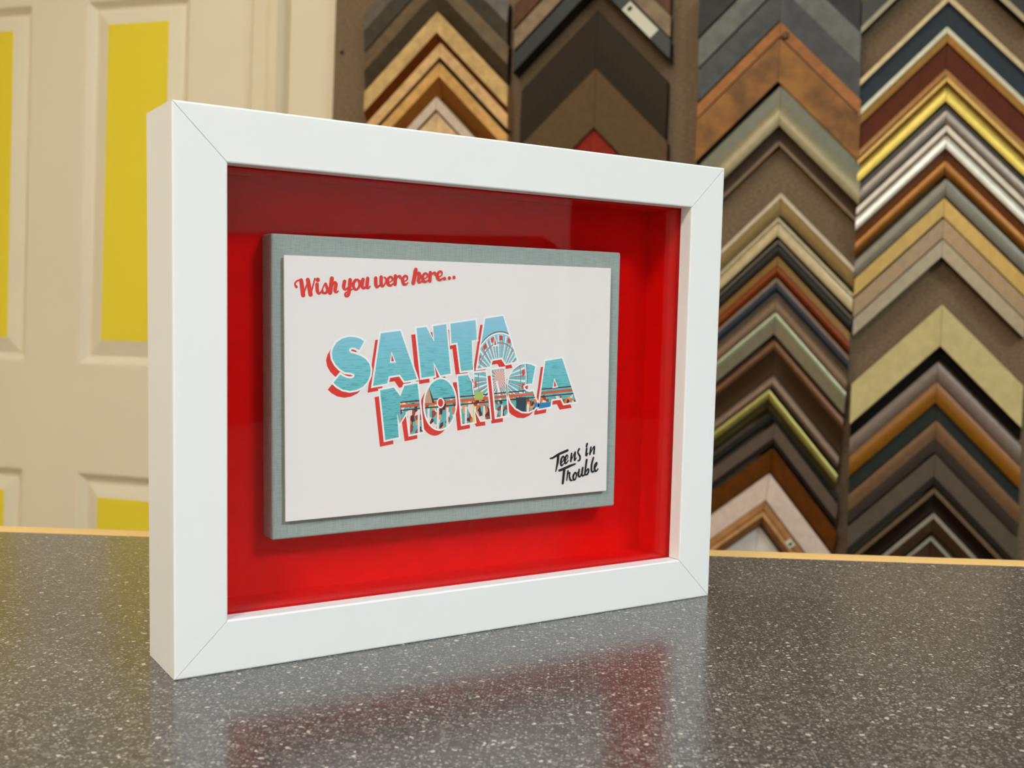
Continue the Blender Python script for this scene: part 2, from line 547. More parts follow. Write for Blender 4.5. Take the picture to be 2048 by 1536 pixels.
# fourth column
C4 = [
    (r4, 908, -620, -385, [flat((44, 44, 36), 's', .8, .8, share=.8), flat((186, 176, 150), 'p', 1, .9, share=.2)], .022, 'black-green moulding corner with a silver lip, top of the right column'),
    (r4, 912, -40, 252, [flat((184, 164, 124), 'p', 1, 1, share=.17), flat((46, 54, 60), 'm', .75, .75, share=.66), flat((186, 184, 160), 'p', .95, .95, share=.17)], .024, 'navy moulding corner with champagne edges, high in the right column'),
    (r4, 905, 256, 578, [flat((166, 120, 56), 'p', 1, .9, share=.2), flat((88, 38, 14), 'm', .75, .75, share=.64), flat((146, 102, 48), 'p', .9, .9, share=.16)], .024, 'maroon moulding corner with gilt edges, above the bright gold one'),
    (r4, 898, 588, 772, [flat((196, 156, 84), 'p', 1, 1, share=.2), flat((140, 106, 20), 'p', .6, .6, share=.15), flat((232, 204, 100), 'p', .7, .9, .12, share=.65)], .028, 'bright polished gold moulding corner in the right column'),
    (r4, 898, 778, 945, [flat((78, 68, 58), 's', .6, .6, share=.4), flat((158, 146, 134), 'p', .9, .8, .1, share=.6)], .026, 'grey-taupe moulding corner between the gold and the silver ones'),
    (r4, 896, 960, 1148, [flat((204, 194, 180), 'p', 1, 1, share=.26), flat((144, 128, 104), 'p', .7, .7, share=.12), flat((244, 238, 226), 'p', .8, .95, .12, share=.54), flat((120, 86, 50), 's', .6, .6, share=.08)], .028, 'shiny white-silver moulding corner in the right column'),
    (r4, 892, 1152, 1335, [flat((112, 64, 24), 's', .75, .6, share=.42), flat((160, 104, 42), 'p', .8, .6, .15, share=.58)], .024, 'amber brown moulding corner under the white-silver one'),
    (r6, 785, -12, 118, [flat((118, 113, 99), 'p', .9, .9, .05, share=1)], .028, 'pewter grey moulding corner above the pale gold one'),
    (r6, 770, 138, 276, [flat((206, 172, 102), 'p', 1, .9, share=1)], .026, 'pale matte gold moulding corner in the right column'),
    (r6, 765, 296, 442, [flat((172, 147, 116), 'p', 1, .9, share=1)], .024, 'rose-tan moulding corner below the pale gold one'),
    (r6, 758, 456, 586, [flat((182, 168, 142), 'p', 1, .9, share=1)], .024, 'pale taupe moulding corner above the bare fabric of the right column'),
    (r6, 755, 955, 1272, [flat((190, 173, 120), 'm', .9, 1, share=1)], .030, 'wide cream-gold flat moulding corner in the right column'),
    (r6, 748, 1282, 1372, [flat((18, 12, 8), 'm', .8, .6, share=1)], .016, 'narrow black strip added for the shadow in the gap under the wide cream-gold one'),  # no sample hangs here: a black strip paints the shaded gap
    (r8, 722, -62, 84, [flat((122, 105, 92), 's', .9, .8, .15, share=1)], .022, 'rounded taupe moulding corner under the wide cream-gold one'),
    (r8, 712, 90, 250, [flat((138, 87, 18), 's', .85, .75, .12, share=1)], .026, 'amber stained moulding corner in the lower right column'),
    (r8, 710, 254, 384, [flat((38, 43, 36), 'm', .8, .8, share=1)], .018, 'green-black flat moulding corner under the amber one'),
    (r8, 708, 388, 632, [flat((142, 106, 76), 'p', 1, .85, .04, share=.55), flat((92, 79, 68), 'p', .85, .6, share=.45)], .030, 'wide burnished bronze moulding corner, lower right column'),
    (r8, 698, 644, 885, [flat((90, 79, 66), 's', 1, .9, share=.7), flat((64, 57, 52), 's', .9, .6, share=.3)], .028, 'wide dark taupe moulding corner under the burnished bronze one'),
    (r8, 693, 904, 1090, [flat((102, 82, 58), 's', 1, 1, share=.22), flat((36, 24, 14), 's', .7, .4, -.1, share=.78)], .024, 'black-brown moulding corner with a tan rim near the counter'),
    (r8, 688, 1096, 1245, [flat((146, 136, 118), 's', 1, 1, share=.28), flat((100, 74, 48), 'p', .8, .5, share=.72)], .026, 'brown moulding corner with a grey rim near the counter'),
    (r8, 668, 1275, 1480, [flat((150, 142, 126), 's', 1, 1, share=.16), flat((80, 54, 34), 's', .8, .4, share=.84)], .026, 'dark walnut moulding corner lowest in the right column'),
]
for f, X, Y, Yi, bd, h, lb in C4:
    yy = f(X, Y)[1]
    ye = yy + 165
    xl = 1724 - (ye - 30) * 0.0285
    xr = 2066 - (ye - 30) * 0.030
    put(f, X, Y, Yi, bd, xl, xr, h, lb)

# stickers and the nail head
m_stick = mat('paper_sticker', rgb(206, 200, 180, KW), 0.6)
m_ink = mat('black_ink', (0.01, 0.01, 0.011, 1), 0.5)


def sticker(leg_parent, x0, x1, w, yo, h, mark):
    """lies along the right leg: x0..x1 along the leg, w wide, starting yo below the outer edge"""
    leg = [c for c in leg_parent.children if c.name.startswith('leg')][1]
    th = 0.0004
    c = math.sqrt(0.5)
    vv = []
    for z in (h, h + th):
        for s, t in ((x0, 0), (x1, 0), (x1, w), (x0, w)):
            vv.append((s * c - t * c, -yo - s * c - t * c, z))
    ff = [(0, 1, 2, 3), (4, 5, 6, 7), (0, 1, 5, 4), (1, 2, 6, 5), (2, 3, 7, 6), (3, 0, 4, 7)]
    o = mesh_obj('sticker', vv, ff, m_stick, leg)
    vv, ff = [], []
    for s, t, a in mark:
        n_ = len(vv)
        for k in range(10):
            an = k * math.tau / 10
            ss, tt = s + a * math.cos(an), t + a * 1.3 * math.sin(an)
            vv.append((ss * c - tt * c, -yo - ss * c - tt * c, h + th + 0.0001))
        ff.append(tuple(range(n_, n_ + 10)))
    # print is joined to the sticker mesh
    me_ = o.data
    bm = bmesh.new()
    bm.from_mesh(me_)
    me_.materials.append(m_ink)
    for q in ff:
        fc = bm.faces.new([bm.verts.new(vv[i]) for i in q])
        fc.material_index = 1
    bm.to_mesh(me_)
    bm.free()


sticker(e_lab, 0.076, 0.139, 0.017, 0.003, 0.034, [(0.084, 0.008, 0.0035)])
oak = LASTS[-2][0]
sticker(oak, 0.062, 0.074, 0.010, 0.004, 0.0275, [(0.069, 0.005, 0.0024)])
bmn = bmesh.new()
bmesh.ops.create_uvsphere(bmn, u_segments=12, v_segments=6, radius=0.0062)
bmesh.ops.scale(bmn, vec=(1, 1, .4), verts=bmn.verts)
me = bpy.data.meshes.new('nail_head')
bmn.to_mesh(me)
bmn.free()
me.materials.append(mat('nail_metal', rgb(84, 58, 36, KW), 0.4, 0.6))
nh = bpy.data.objects.new('nail_head', me)
COL.objects.link(nh)
nh.parent = e_burl
nh.location = (0.008, -0.021, 0.0262)

# ------------------------------------------------------------------ counter
EA = on_plane(0, 1051, np.array([0, 0, Z0]), np.array([0, 0, 1.0]))
EB = on_plane(2048, 1120, np.array([0, 0, Z0]), np.array([0, 0, 1.0]))
ed = (EB - EA) / np.linalg.norm(EB - EA)
en = np.array([-ed[1], ed[0], 0])
CM = Matrix([[ed[0], en[0], 0, EA[0]], [ed[1], en[1], 0, EA[1]], [0, 0, 1, 0], [0, 0, 0, 1]])
L0, L1, DEP, STRIP = -0.55, 1.25, 0.72, 0.0165


def laminate():
    m = bpy.data.materials.new('speckled_laminate')
    m.use_nodes = True
    nt = m.node_tree
    b = nt.nodes['Principled BSDF']
    tc = nt.nodes.new('ShaderNodeTexCoord')

    def noise(scale, detail=3, vec=None):
        n_ = nt.nodes.new('ShaderNodeTexNoise')
        n_.inputs['Scale'].default_value = scale
        n_.inputs['Detail'].default_value = detail
        nt.links.new(vec or tc.outputs['Object'], n_.inputs['Vector'])
        return n_

    def ramp(src, stops):
        r_ = nt.nodes.new('ShaderNodeValToRGB')
        e_ = r_.color_ramp.elements
        e_[0].position, e_[0].color = stops[0]
        e_[1].position, e_[1].color = stops[-1]
        for p_, c_ in stops[1:-1]:
            k_ = e_.new(p_)
            k_.color = c_
        nt.links.new(src, r_.inputs[0])
        return r_

    def vor(scale, rnd=1.0):
        v_ = nt.nodes.new('ShaderNodeTexVoronoi')
        v_.inputs['Scale'].default_value = scale
        v_.inputs['Randomness'].default_value = rnd
        # warp the cells so that the flecks come out irregular
        w_ = noise(scale * 1.3, 2)
        a_ = nt.nodes.new('ShaderNodeVectorMath')
        a_.operation = 'MULTIPLY_ADD'
        a_.inputs[1].default_value = (0.9 / scale,) * 3
        nt.links.new(w_.outputs['Color'], a_.inputs[0])
        nt.links.new(tc.outputs['Object'], a_.inputs[2])
        nt.links.new(a_.outputs[0], v_.inputs['Vector'])
        return v_

    def mixc(fac, c1_, c2_):
        x_ = nt.nodes.new('ShaderNodeMix')
        x_.data_type = 'RGBA'
        nt.links.new(fac, x_.inputs[0])
        for k_, c_ in ((6, c1_), (7, c2_)):
            if isinstance(c_, tuple):
                x_.inputs[k_].default_value = c_
            else:
                nt.links.new(c_, x_.inputs[k_])
        return x_.outputs[2]

    def math_(op, a_, b_):
        n_ = nt.nodes.new('ShaderNodeMath')
        n_.operation = op
        for k_, q_ in ((0, a_), (1, b_)):
            if isinstance(q_, (int, float)):
                n_.inputs[k_].default_value = q_
            else:
                nt.links.new(q_, n_.inputs[k_])
        return n_.outputs[0]

    base = ramp(noise(420, 5).outputs['Fac'], [(0.30, (0.044, 0.040, 0.036, 1)), (0.52, (0.070, 0.063, 0.057, 1)), (0.72, (0.112, 0.102, 0.092, 1))]).outputs[0]
    col = base
    # three sizes of pale flecks: a fleck is the heart of a cell whose random value is high
    for sc, thr, size, c_ in ((1000, 0.52, 0.40, (0.19, 0.176, 0.160, 1)), (640, 0.66, 0.34, (0.28, 0.26, 0.235, 1)), (350, 0.86, 0.27, (0.46, 0.43, 0.375, 1)), (260, 0.86, 0.34, (0.15, 0.137, 0.125, 1)), (420, 0.80, 0.30, (0.045, 0.040, 0.037, 1))):
        v_ = vor(sc)
        sep = nt.nodes.new('ShaderNodeSeparateColor')
        nt.links.new(v_.outputs['Color'], sep.inputs[0])
        on = math_('GREATER_THAN', sep.outputs[0], thr)
        near = math_('LESS_THAN', v_.outputs['Distance'], size)
        col = mixc(math_('MULTIPLY', on, near), col, c_)
    nt.links.new(col, b.inputs['Base Color'])
    b.inputs['Roughness'].default_value = 0.20
    rr = ramp(noise(300, 2).outputs['Fac'], [(0.3, (0.15, 0.15, 0.15, 1)), (0.7, (0.25, 0.25, 0.25, 1))])
    nt.links.new(rr.outputs[0], b.inputs['Roughness'])
    b.inputs['Specular IOR Level'].default_value = 0.6
    bp = nt.nodes.new('ShaderNodeBump')
    bp.inputs['Strength'].default_value = 0.12
    bp.inputs['Distance'].default_value = 0.0004
    nt.links.new(noise(600, 2).outputs['Fac'], bp.inputs['Height'])
    nt.links.new(bp.outputs[0], b.inputs['Normal'])
    return m


m_lam = laminate()
m_strip = mat('light_wood_edging', rgb(222, 182, 116, 1.0), 0.4, var=0.05, scale=14, stretch=(0.3, 4, 4))
m_cab = mat('cabinet_laminate', (0.16, 0.14, 0.12, 1), 0.5, var=0.05, scale=10)
ctr = empty('counter', CM)
box('worktop', L0, L1, -DEP, -STRIP - 0.0004, Z0 - 0.04, Z0, m_lam, ctr)
box('edging_strip', L0, L1, -STRIP, 0, Z0 - 0.04, Z0, m_strip, ctr, bevel=0.0012)
box('cabinet_body', L0 + 0.03, L1 - 0.03, -DEP + 0.05, -0.05, 0.001, Z0 - 0.041, m_cab, ctr)
tag(ctr, 'dark speckled laminate counter with a light wood edge strip', 'counter')

# ------------------------------------------------------------------ the white shadow box frame
H, D, MW, LIP = 0.79709 * S, 0.13092 * S, 0.07642 * S, 0.02795 * S
m_white = mat('white_lacquer', (0.875, 0.885, 0.89, 1), 0.38, spec=0.4, var=0.008, scale=8)
m_red = mat('red_mat_board', rgb(200, 0, 0, 0.82), 0.85, spec=0.08, var=0.03, scale=150)
frame = empty('shadow_box_frame', Matrix.Translation((0, 0, Z0)))
GAP = 0.00013
BV = 0.0006
profile = [(0, BV), (BV * .3, BV * .3), (BV, 0), (MW - BV, 0), (MW - BV * .3, BV * .3), (MW, BV), (MW, LIP + .0001), (MW - .0055, LIP + .0001), (MW - .0055, D), (0, D)]


def frame_rail(origin, ex, ez, length):
    # profile point (w, y): w from the outer edge inwards; the ends are cut at 45 degrees
    n_ = len(profile)
    vv = []
    for end in (0, 1):
        for w, y in profile:
            s = w + GAP if end == 0 else length - w - GAP
            p_ = np.array(origin) + np.array(ex) * s + np.array(ez) * w
            vv.append((p_[0], y, p_[1]))
    ff = [(i, (i + 1) % n_, (i + 1) % n_ + n_, i + n_) for i in range(n_)] + [tuple(range(n_)), tuple(range(2 * n_ - 1, n_ - 1, -1))]
    return mesh_obj('rail', vv, ff, m_white, frame)


frame_rail((0, 0), (1, 0), (0, 1), S)
frame_rail((0, H), (1, 0), (0, -1), S)
frame_rail((0, 0), (0, 1), (1, 0), H)
frame_rail((S, 0), (0, 1), (-1, 0), H)
tag(frame, 'white shadow box frame with red lining and a mounted postcard, standing on the counter', 'picture frame')

# glass
m_glass = bpy.data.materials.new('picture_glass')
m_glass.use_nodes = True
nt = m_glass.node_tree
nt.nodes.remove(nt.nodes['Principled BSDF'])
tr = nt.nodes.new('ShaderNodeBsdfTransparent')
gl = nt.nodes.new('ShaderNodeBsdfGlossy')
gl.inputs['Roughness'].default_value = 0.0
lw = nt.nodes.new('ShaderNodeLayerWeight')
lw.inputs[0].default_value = 0.5
pw5 = nt.nodes.new('ShaderNodeMath')
pw5.operation = 'POWER'
pw5.inputs[1].default_value = 5.0
nt.links.new(lw.outputs['Facing'], pw5.inputs[0])
fr = nt.nodes.new('ShaderNodeMath')
fr.operation = 'MULTIPLY_ADD'
fr.inputs[1].default_value = 0.48
fr.inputs[2].default_value = 0.02
nt.links.new(pw5.outputs[0], fr.inputs[0])
mx = nt.nodes.new('ShaderNodeMixShader')
nt.links.new(fr.outputs[0], mx.inputs[0])
nt.links.new(tr.outputs[0], mx.inputs[1])
nt.links.new(gl.outputs[0], mx.inputs[2])
nt.links.new(mx.outputs[0], nt.nodes['Material Output'].inputs[0])
# one pane: its faces are set to a thin sheet
g0 = MW - 0.005
mesh_obj('glass', [(g0, LIP + .0004, g0), (S - g0, LIP + .0004, g0), (S - g0, LIP + .0004, H - g0), (g0, LIP + .0004, H - g0),
                   (g0, LIP + .0020, g0), (S - g0, LIP + .0020, g0), (S - g0, LIP + .0020, H - g0), (g0, LIP + .0020, H - g0)],
         [(0, 1, 2, 3), (4, 5, 6, 7), (0, 1, 5, 4), (1, 2, 6, 5), (2, 3, 7, 6), (3, 0, 4, 7)], m_glass, frame)
YB = 0.1165 * S                      # face of the red backing
sp0, sp1 = MW - 0.0044, MW + 0.0003  # red spacer thickness, just showing past the lip
ys0 = LIP + 0.0022
box('backing', sp1, S - sp1, YB, YB + 0.002, sp1, H - sp1, m_red, frame)
box('spacer', sp0, sp1, ys0, YB + 0.002, sp1, H - sp1, m_red, frame)
box('spacer', S - sp1, S - sp0, ys0, YB + 0.002, sp1, H - sp1, m_red, frame)
box('spacer', sp0, S - sp0, ys0, YB + 0.002, sp0, sp1, m_red, frame)
box('spacer', sp0, S - sp0, ys0, YB + 0.002, H - sp1, H - sp0, m_red, frame)
box('back_cover', MW - .005, S - MW + .005, YB + 0.0022, D - 0.001, MW - .005, H - MW + .005, mat('brown_kraft_paper', (0.3, 0.2, 0.11, 1), 0.8), frame)


# linen board
def linen():
    m = bpy.data.materials.new('grey_green_linen')
    m.use_nodes = True
    nt = m.node_tree
    b = nt.nodes['Principled BSDF']
    b.inputs['Roughness'].default_value = 0.9
    b.inputs['Specular IOR Level'].default_value = 0.1
    tc = nt.nodes.new('ShaderNodeTexCoord')
    outs = []
    for stv in ((3000, 3000, 160), (200, 200, 3200)):
        mp = nt.nodes.new('ShaderNodeMapping')
        mp.inputs['Scale'].default_value = stv
        nz = nt.nodes.new('ShaderNodeTexNoise')
        nz.inputs['Scale'].default_value = 1.0
        nz.inputs['Detail'].default_value = 2
        nt.links.new(tc.outputs['Object'], mp.inputs[0])
        nt.links.new(mp.outputs[0], nz.inputs['Vector'])
        outs.append(nz.outputs['Fac'])
    ad = nt.nodes.new('ShaderNodeMath')
    ad.operation = 'ADD'
    nt.links.new(outs[0], ad.inputs[0])
    nt.links.new(outs[1], ad.inputs[1])
    hf = nt.nodes.new('ShaderNodeMath')
    hf.operation = 'MULTIPLY'
    hf.inputs[1].default_value = 0.5
    nt.links.new(ad.outputs[0], hf.inputs[0])
    rp = nt.nodes.new('ShaderNodeValToRGB')
    rp.color_ramp.elements[0].position = 0.35
    rp.color_ramp.elements[0].color = rgb(134, 144, 138, 0.82)
    rp.color_ramp.elements[1].position = 0.65
    rp.color_ramp.elements[1].color = rgb(154, 166, 162, 0.82)
    nt.links.new(hf.outputs[0], rp.inputs[0])
    nt.links.new(rp.outputs[0], b.inputs['Base Color'])
    bp = nt.nodes.new('ShaderNodeBump')
    bp.inputs['Strength'].default_value = 0.3
    bp.inputs['Distance'].default_value = 0.0003
    nt.links.new(hf.outputs[0], bp.inputs['Height'])
    nt.links.new(bp.outputs[0], b.inputs['Normal'])
    return m


YL = 0.074 * S
lin_b = box('linen_board', -0.0810, 0.0810, 0, YB - YL - 0.0003, -0.0572, 0.0572, linen(), frame, bevel=0.0009, seg=3)
lin_b.matrix_local = Matrix.Translation((0.1223, YL, 0.0994)) @ Matrix.Rotation(-math.radians(0.353), 4, 'Y')
lin_b['label'] = 'grey-green linen covered mounting board'

# postcard
YC = 0.066 * S
CTH = math.radians(0.602)
CX, CZ, CA, CB = 0.12112, 0.09939, 0.0755, 0.0497
m_card = mat('white_card', rgb(222, 216, 216, 0.82), 0.55, spec=0.3)
card = box('postcard', -CA, CA, 0, 0.0007, -CB, CB, m_card, frame)
card.matrix_local = Matrix.Translation((CX, YC, CZ)) @ Matrix.Rotation(-CTH, 4, 'Y')
card['label'] = 'white postcard printed with red and blue lettering'
box('card_mount', -CA + .004, CA - .004, 0.0008, YL - YC - 0.0001, -CB + .004, CB - .004, m_card, card)


def cpt(x, y):
    """photo pixel -> postcard coordinates (x, z) in metres"""
    p_ = on_plane(x, y, np.array([0, YC, Z0]), np.array([0, 1.0, 0]))
    dx, dz = p_[0] - CX, p_[2] - Z0 - CZ
    c, s = math.cos(CTH), math.sin(CTH)
    return (c * dx + s * dz, -s * dx + c * dz)


m_pred = mat('red_print', rgb(206, 52, 44, 0.82), 0.5)
m_pblack = mat('black_print', rgb(18, 16, 18, 0.82), 0.5)
m_pwhite = mat('white_print', rgb(236, 232, 230, 0.82), 0.5)


# --- photo print inside the big letters
class X:
    nt = None

    def __init__(s, o):
        s.o = o

    @staticmethod
    def op(name, *a):
        n_ = X.nt.nodes.new('ShaderNodeMath')
        n_.operation = name
        for i_, q_ in enumerate(a):
            if isinstance(q_, X):
                X.nt.links.new(q_.o, n_.inputs[i_])
            else:
                n_.inputs[i_].default_value = q_
        return X(n_.outputs[0])

    def __add__(s, b): return X.op('ADD', s, b)
    def __sub__(s, b): return X.op('SUBTRACT', s, b)
    def __mul__(s, b): return X.op('MULTIPLY', s, b)
    def __truediv__(s, b): return X.op('DIVIDE', s, b)
    def __lt__(s, b): return X.op('LESS_THAN', s, b)
    def __gt__(s, b): return X.op('GREATER_THAN', s, b)
    def abs(s): return X.op('ABSOLUTE', s)
    def fract(s): return X.op('FRACT', s)


def pier_print():
    m = bpy.data.materials.new('pier_photo_print')
    m.use_nodes = True
    nt = m.node_tree
    X.nt = nt
    b = nt.nodes['Principled BSDF']
    b.inputs['Roughness'].default_value = 0.5
    tc = nt.nodes.new('ShaderNodeTexCoord')
    sp = nt.nodes.new('ShaderNodeSeparateXYZ')
    nt.links.new(tc.outputs['Object'], sp.inputs[0])
    x, z = X(sp.outputs[0]), X(sp.outputs[2])
    K = 0.82

    def tex(kind, scale, sx, sz, out):
        mp = nt.nodes.new('ShaderNodeMapping')
        mp.inputs['Scale'].default_value = (sx, 1, sz)
        nt.links.new(tc.outputs['Object'], mp.inputs[0])
        n_ = nt.nodes.new(kind)
        n_.inputs['Scale'].default_value = scale
        nt.links.new(mp.outputs[0], n_.inputs['Vector'])
        return n_.outputs[out]

    def mixc(fac, a, c):
        n_ = nt.nodes.new('ShaderNodeMix')
        n_.data_type = 'RGBA'
        nt.links.new(fac.o, n_.inputs[0])
        for k_, q_ in ((6, a), (7, c)):
            if isinstance(q_, tuple):
                n_.inputs[k_].default_value = q_
            else:
                nt.links.new(q_, n_.inputs[k_])
        return n_.outputs[2]

    def ramp(src, stops, const=False):
        r_ = nt.nodes.new('ShaderNodeValToRGB')
        if const:
            r_.color_ramp.interpolation = 'CONSTANT'
        e_ = r_.color_ramp.elements
        e_[0].position, e_[0].color = stops[0]
        e_[1].position, e_[1].color = stops[-1]
        for p_, c_ in stops[1:-1]:
            k_ = e_.new(p_)
            k_.color = c_
        nt.links.new(src, r_.inputs[0])
        return r_.outputs[0]

    zt, zb = cpt(900, 640)[1], cpt(900, 870)[1]
    grad = (z - zb) / (zt - zb)
    col = ramp(grad.o, [(0.0, rgb(86, 170, 176, K)), (0.45, rgb(102, 182, 190, K)), (0.75, rgb(118, 186, 202, K)), (1.0, rgb(134, 186, 210, K))])
    rip = X(tex('ShaderNodeTexNoise', 1.0, 180, 1900, 'Fac'))
    below = X.op('SUBTRACT', 1.0, grad)
    col = mixc(((rip > 0.56) * 0.7) * X.op('MINIMUM', below * 1.2, 1.0), col, rgb(58, 132, 146, K))
    # big wheel
    cx, cz = cpt(999, 757)
    rx = cpt(1054, 757)[0] - cx
    rz = cpt(999, 663)[1] - cz
    dx, dz = (x - cx) / rx, (z - cz) / rz
    e = X.op('SQRT', dx * dx + dz * dz)
    th = X.op('ARCTAN2', dz, dx)
    ins = e < 1.0
    spk = ((th * (40 / math.tau)).fract() - 0.5).abs()
    col = mixc(ins * (spk < 0.17) * (e < 0.93), col, rgb(226, 220, 218, K))
    spk2 = ((th * (22 / math.tau) + 0.3).fract() - 0.5).abs()
    col = mixc(ins * (spk2 < 0.06) * (e < 0.9), col, rgb(168, 110, 110, K))
    col = mixc(ins * (e < 0.20), col, rgb(222, 190, 184, K))
    col = mixc(ins * (e < 0.36) * (spk2 < 0.15), col, rgb(176, 96, 92, K))
    col = mixc((e - 0.97).abs() < 0.025, col, rgb(226, 226, 228, K))
    col = mixc((e - 0.995).abs() < 0.012, col, rgb(92, 84, 100, K))
    col = mixc((e - 0.76).abs() < 0.012, col, rgb(150, 110, 116, K))
    gon = ((th * (18 / math.tau) + 0.1).fract() - 0.5).abs() < 0.20
    col = mixc(gon * ((e - 0.865).abs() < 0.05), col, rgb(190, 74, 62, K))
    # support leg
    sx0, sz0 = cpt(993, 762)
    sx1, sz1 = cpt(1008, 835)
    lx = (x - sx0) - (z - sz0) * ((sx1 - sx0) / (sz1 - sz0))
    col = mixc((lx.abs() < 0.0005) * (z < sz0), col, rgb(232, 226, 224, K))
    # pier buildings
    px0 = cpt(800, 800)[0]
    ptop = cpt(900, 800)[1]
    w1 = X(tex('ShaderNodeTexVoronoi', 1.0, 700, 520, 'Color'))
    sepc = nt.nodes.new('ShaderNodeSeparateColor')
    nt.links.new(w1.o, sepc.inputs[0])
    stuff = ramp(sepc.outputs[0], [(0.0, rgb(84, 166, 172, K)), (0.24, rgb(74, 36, 40, K)), (0.38, rgb(206, 116, 70, K)), (0.52, rgb(232, 206, 200, K)),
                                   (0.66, rgb(96, 170, 168, K)), (0.80, rgb(150, 64, 48, K)), (0.94, rgb(214, 150, 96, K))], True)
    big = X(tex('ShaderNodeTexNoise', 1.0, 240, 40, 'Fac'))
    top = big * 0.007 + (ptop - 0.0035)
    col = mixc((z < top) * (x > px0), col, stuff)
    post = ((x * 230.0).fract() - 0.5).abs() < 0.11
    col = mixc(post * (z < ptop - 0.003) * (x > px0), col, rgb(230, 212, 210, K))
    rail = (z - (x - px0) * 0.05 - (ptop - 0.0018)).abs()
    col = mixc((rail < 0.0006) * (x > px0), col, rgb(196, 88, 52, K))
    col = mixc(((rail - 0.0016).abs() < 0.00025) * (x > px0), col, rgb(70, 34, 38, K))
    # dark booth under the wheel, roof of the tent, yellow-green slide, blue awning
    def rect(col, xa, ya, xb, yb, c):
        a, d = cpt(xa, yb), cpt(xb, ya)
        return mixc((x > a[0]) * (x < d[0]) * (z > a[1]) * (z < d[1]), col, c)
    col = rect(col, 1031, 794, 1052, 830, rgb(46, 66, 78, K))
    col = rect(col, 1018, 801, 1032, 815, rgb(96, 168, 160, K))
    col = rect(col, 1030, 786, 1075, 790, rgb(196, 120, 108, K))
    col = rect(col, 1068, 804, 1110, 820, rgb(52, 122, 176, K))
    col = rect(col, 949, 783, 966, 800, rgb(164, 180, 92, K))
    col = rect(col, 945, 812, 950, 848, rgb(206, 206, 120, K))
    tx, tz = cpt(857, 773)
    bx, bz = cpt(857, 806)
    tri = ((x - tx).abs() < (X.op('SUBTRACT', tz, z)) * 0.42) * (z > bz)
    col = mixc(tri, col, rgb(190, 150, 128, K))
    col = mixc(tri * ((x - tx) > X.op('SUBTRACT', tz, z) * 0.26), col, rgb(70, 40, 34, K))
    nt.links.new(col, b.inputs['Base Color'])
    return m


m_pier = pier_print()
za = lambda P: [(640 + x / 5.4867, 620 + y / 5.4867) for x, y in P]
zb_ = lambda P: [(900 + x / 5.4857, 620 + y / 5.4857) for x, y in P]


def ell(cx, cy, rx, ry, n_=40, tilt=0.0):
    c, s = math.cos(tilt), math.sin(tilt)
    return [(cx + rx * math.cos(a) * c - ry * math.sin(a) * s, cy + rx * math.cos(a) * s + ry * math.sin(a) * c) for a in (k * math.tau / n_ for k in range(n_))]


LETTERS = [
    [za([(482, 343), (440, 315), (380, 297), (310, 295), (240, 315), (180, 355), (143, 415), (128, 475), (138, 540), (172, 600), (218, 648), (272, 682), (335, 690), (368, 700), (380, 722),
         (364, 744), (330, 751), (290, 744), (250, 727), (222, 706), (145, 797), (190, 838), (250, 872), (325, 887), (400, 875), (468, 842), (520, 786), (548, 720), (555, 650), (540, 590),
         (500, 540), (450, 506), (390, 485), (338, 470), (316, 448), (322, 423), (346, 411), (380, 415), (408, 430), (428, 440)])],
    [za([(665, 255), (880, 228), (1062, 755), (925, 780), (875, 708), (752, 727), (737, 805), (580, 833)]), za([(783, 455), (833, 578), (765, 580)])],
    [za([(1057, 200), (1165, 187), (1252, 350), (1240, 178), (1382, 155), (1432, 697), (1320, 718), (1245, 572), (1258, 722), (1112, 745)])],
    [zb_([(3, 150), (278, 110), (293, 325), (237, 334), (247, 655), (120, 671), (80, 356), (15, 368)])],
    [zb_([(385, 95), (580, 65), (735, 566), (612, 588), (570, 522), (455, 540), (432, 622), (300, 641)]), zb_([(487, 275), (525, 395), (470, 401)])],
    [za([(657, 882), (808, 852), (880, 945), (925, 832), (1068, 805), (1125, 1337), (985, 1366), (950, 1122), (872, 1248), (843, 1128), (862, 1395), (715, 1426)])],
    [za(ell(1318, 1032, 170, 274, 48, 0.04)), za(ell(1322, 1018, 42, 58, 24))],
    [zb_([(85, 725), (195, 712), (268, 850), (262, 692), (390, 678), (440, 1195), (340, 1208), (262, 1075), (272, 1226), (135, 1251)])],
    [zb_([(455, 656), (592, 640), (633, 1156), (505, 1176)])],
    [zb_([(932, 620), (880, 596), (825, 590), (757, 606), (692, 660), (650, 732), (632, 825), (640, 930), (667, 1010), (720, 1075), (790, 1114), (860, 1117), (920, 1090), (966, 1045), (905, 888),
          (868, 900), (830, 886), (805, 862), (803, 834), (830, 813), (870, 806), (898, 806)])],
    [zb_([(1045, 560), (1228, 530), (1382, 1006), (1250, 1026), (1220, 965), (1112, 980), (1100, 1060), (972, 1083)]), zb_([(1143, 745), (1185, 848), (1122, 858)])],
]


def area(P):
    return 0.5 * sum(P[i][0] * P[(i + 1) % len(P)][1] - P[(i + 1) % len(P)][0] * P[i][1] for i in range(len(P)))


def grow(P, d):
    """offset a polygon outwards by d with limited mitres"""
    if area(P) < 0:
        P = P[::-1]
    out = []
    n_ = len(P)
    for i in range(n_):
        a, b, c = np.array(P[i - 1]), np.array(P[i]), np.array(P[(i + 1) % n_])
        d1 = (b - a) / np.linalg.norm(b - a)
        d2 = (c - b) / np.linalg.norm(c - b)
        n1, n2 = np.array([d1[1], -d1[0]]), np.array([d2[1], -d2[0]])
        m_ = n1 + n2
        m_ /= max(np.linalg.norm(m_), 1e-6)
        k = min(1.0 / max(m_ @ n1, 0.2), 2.0)
        out.append(tuple(b + m_ * d * k))
    return out


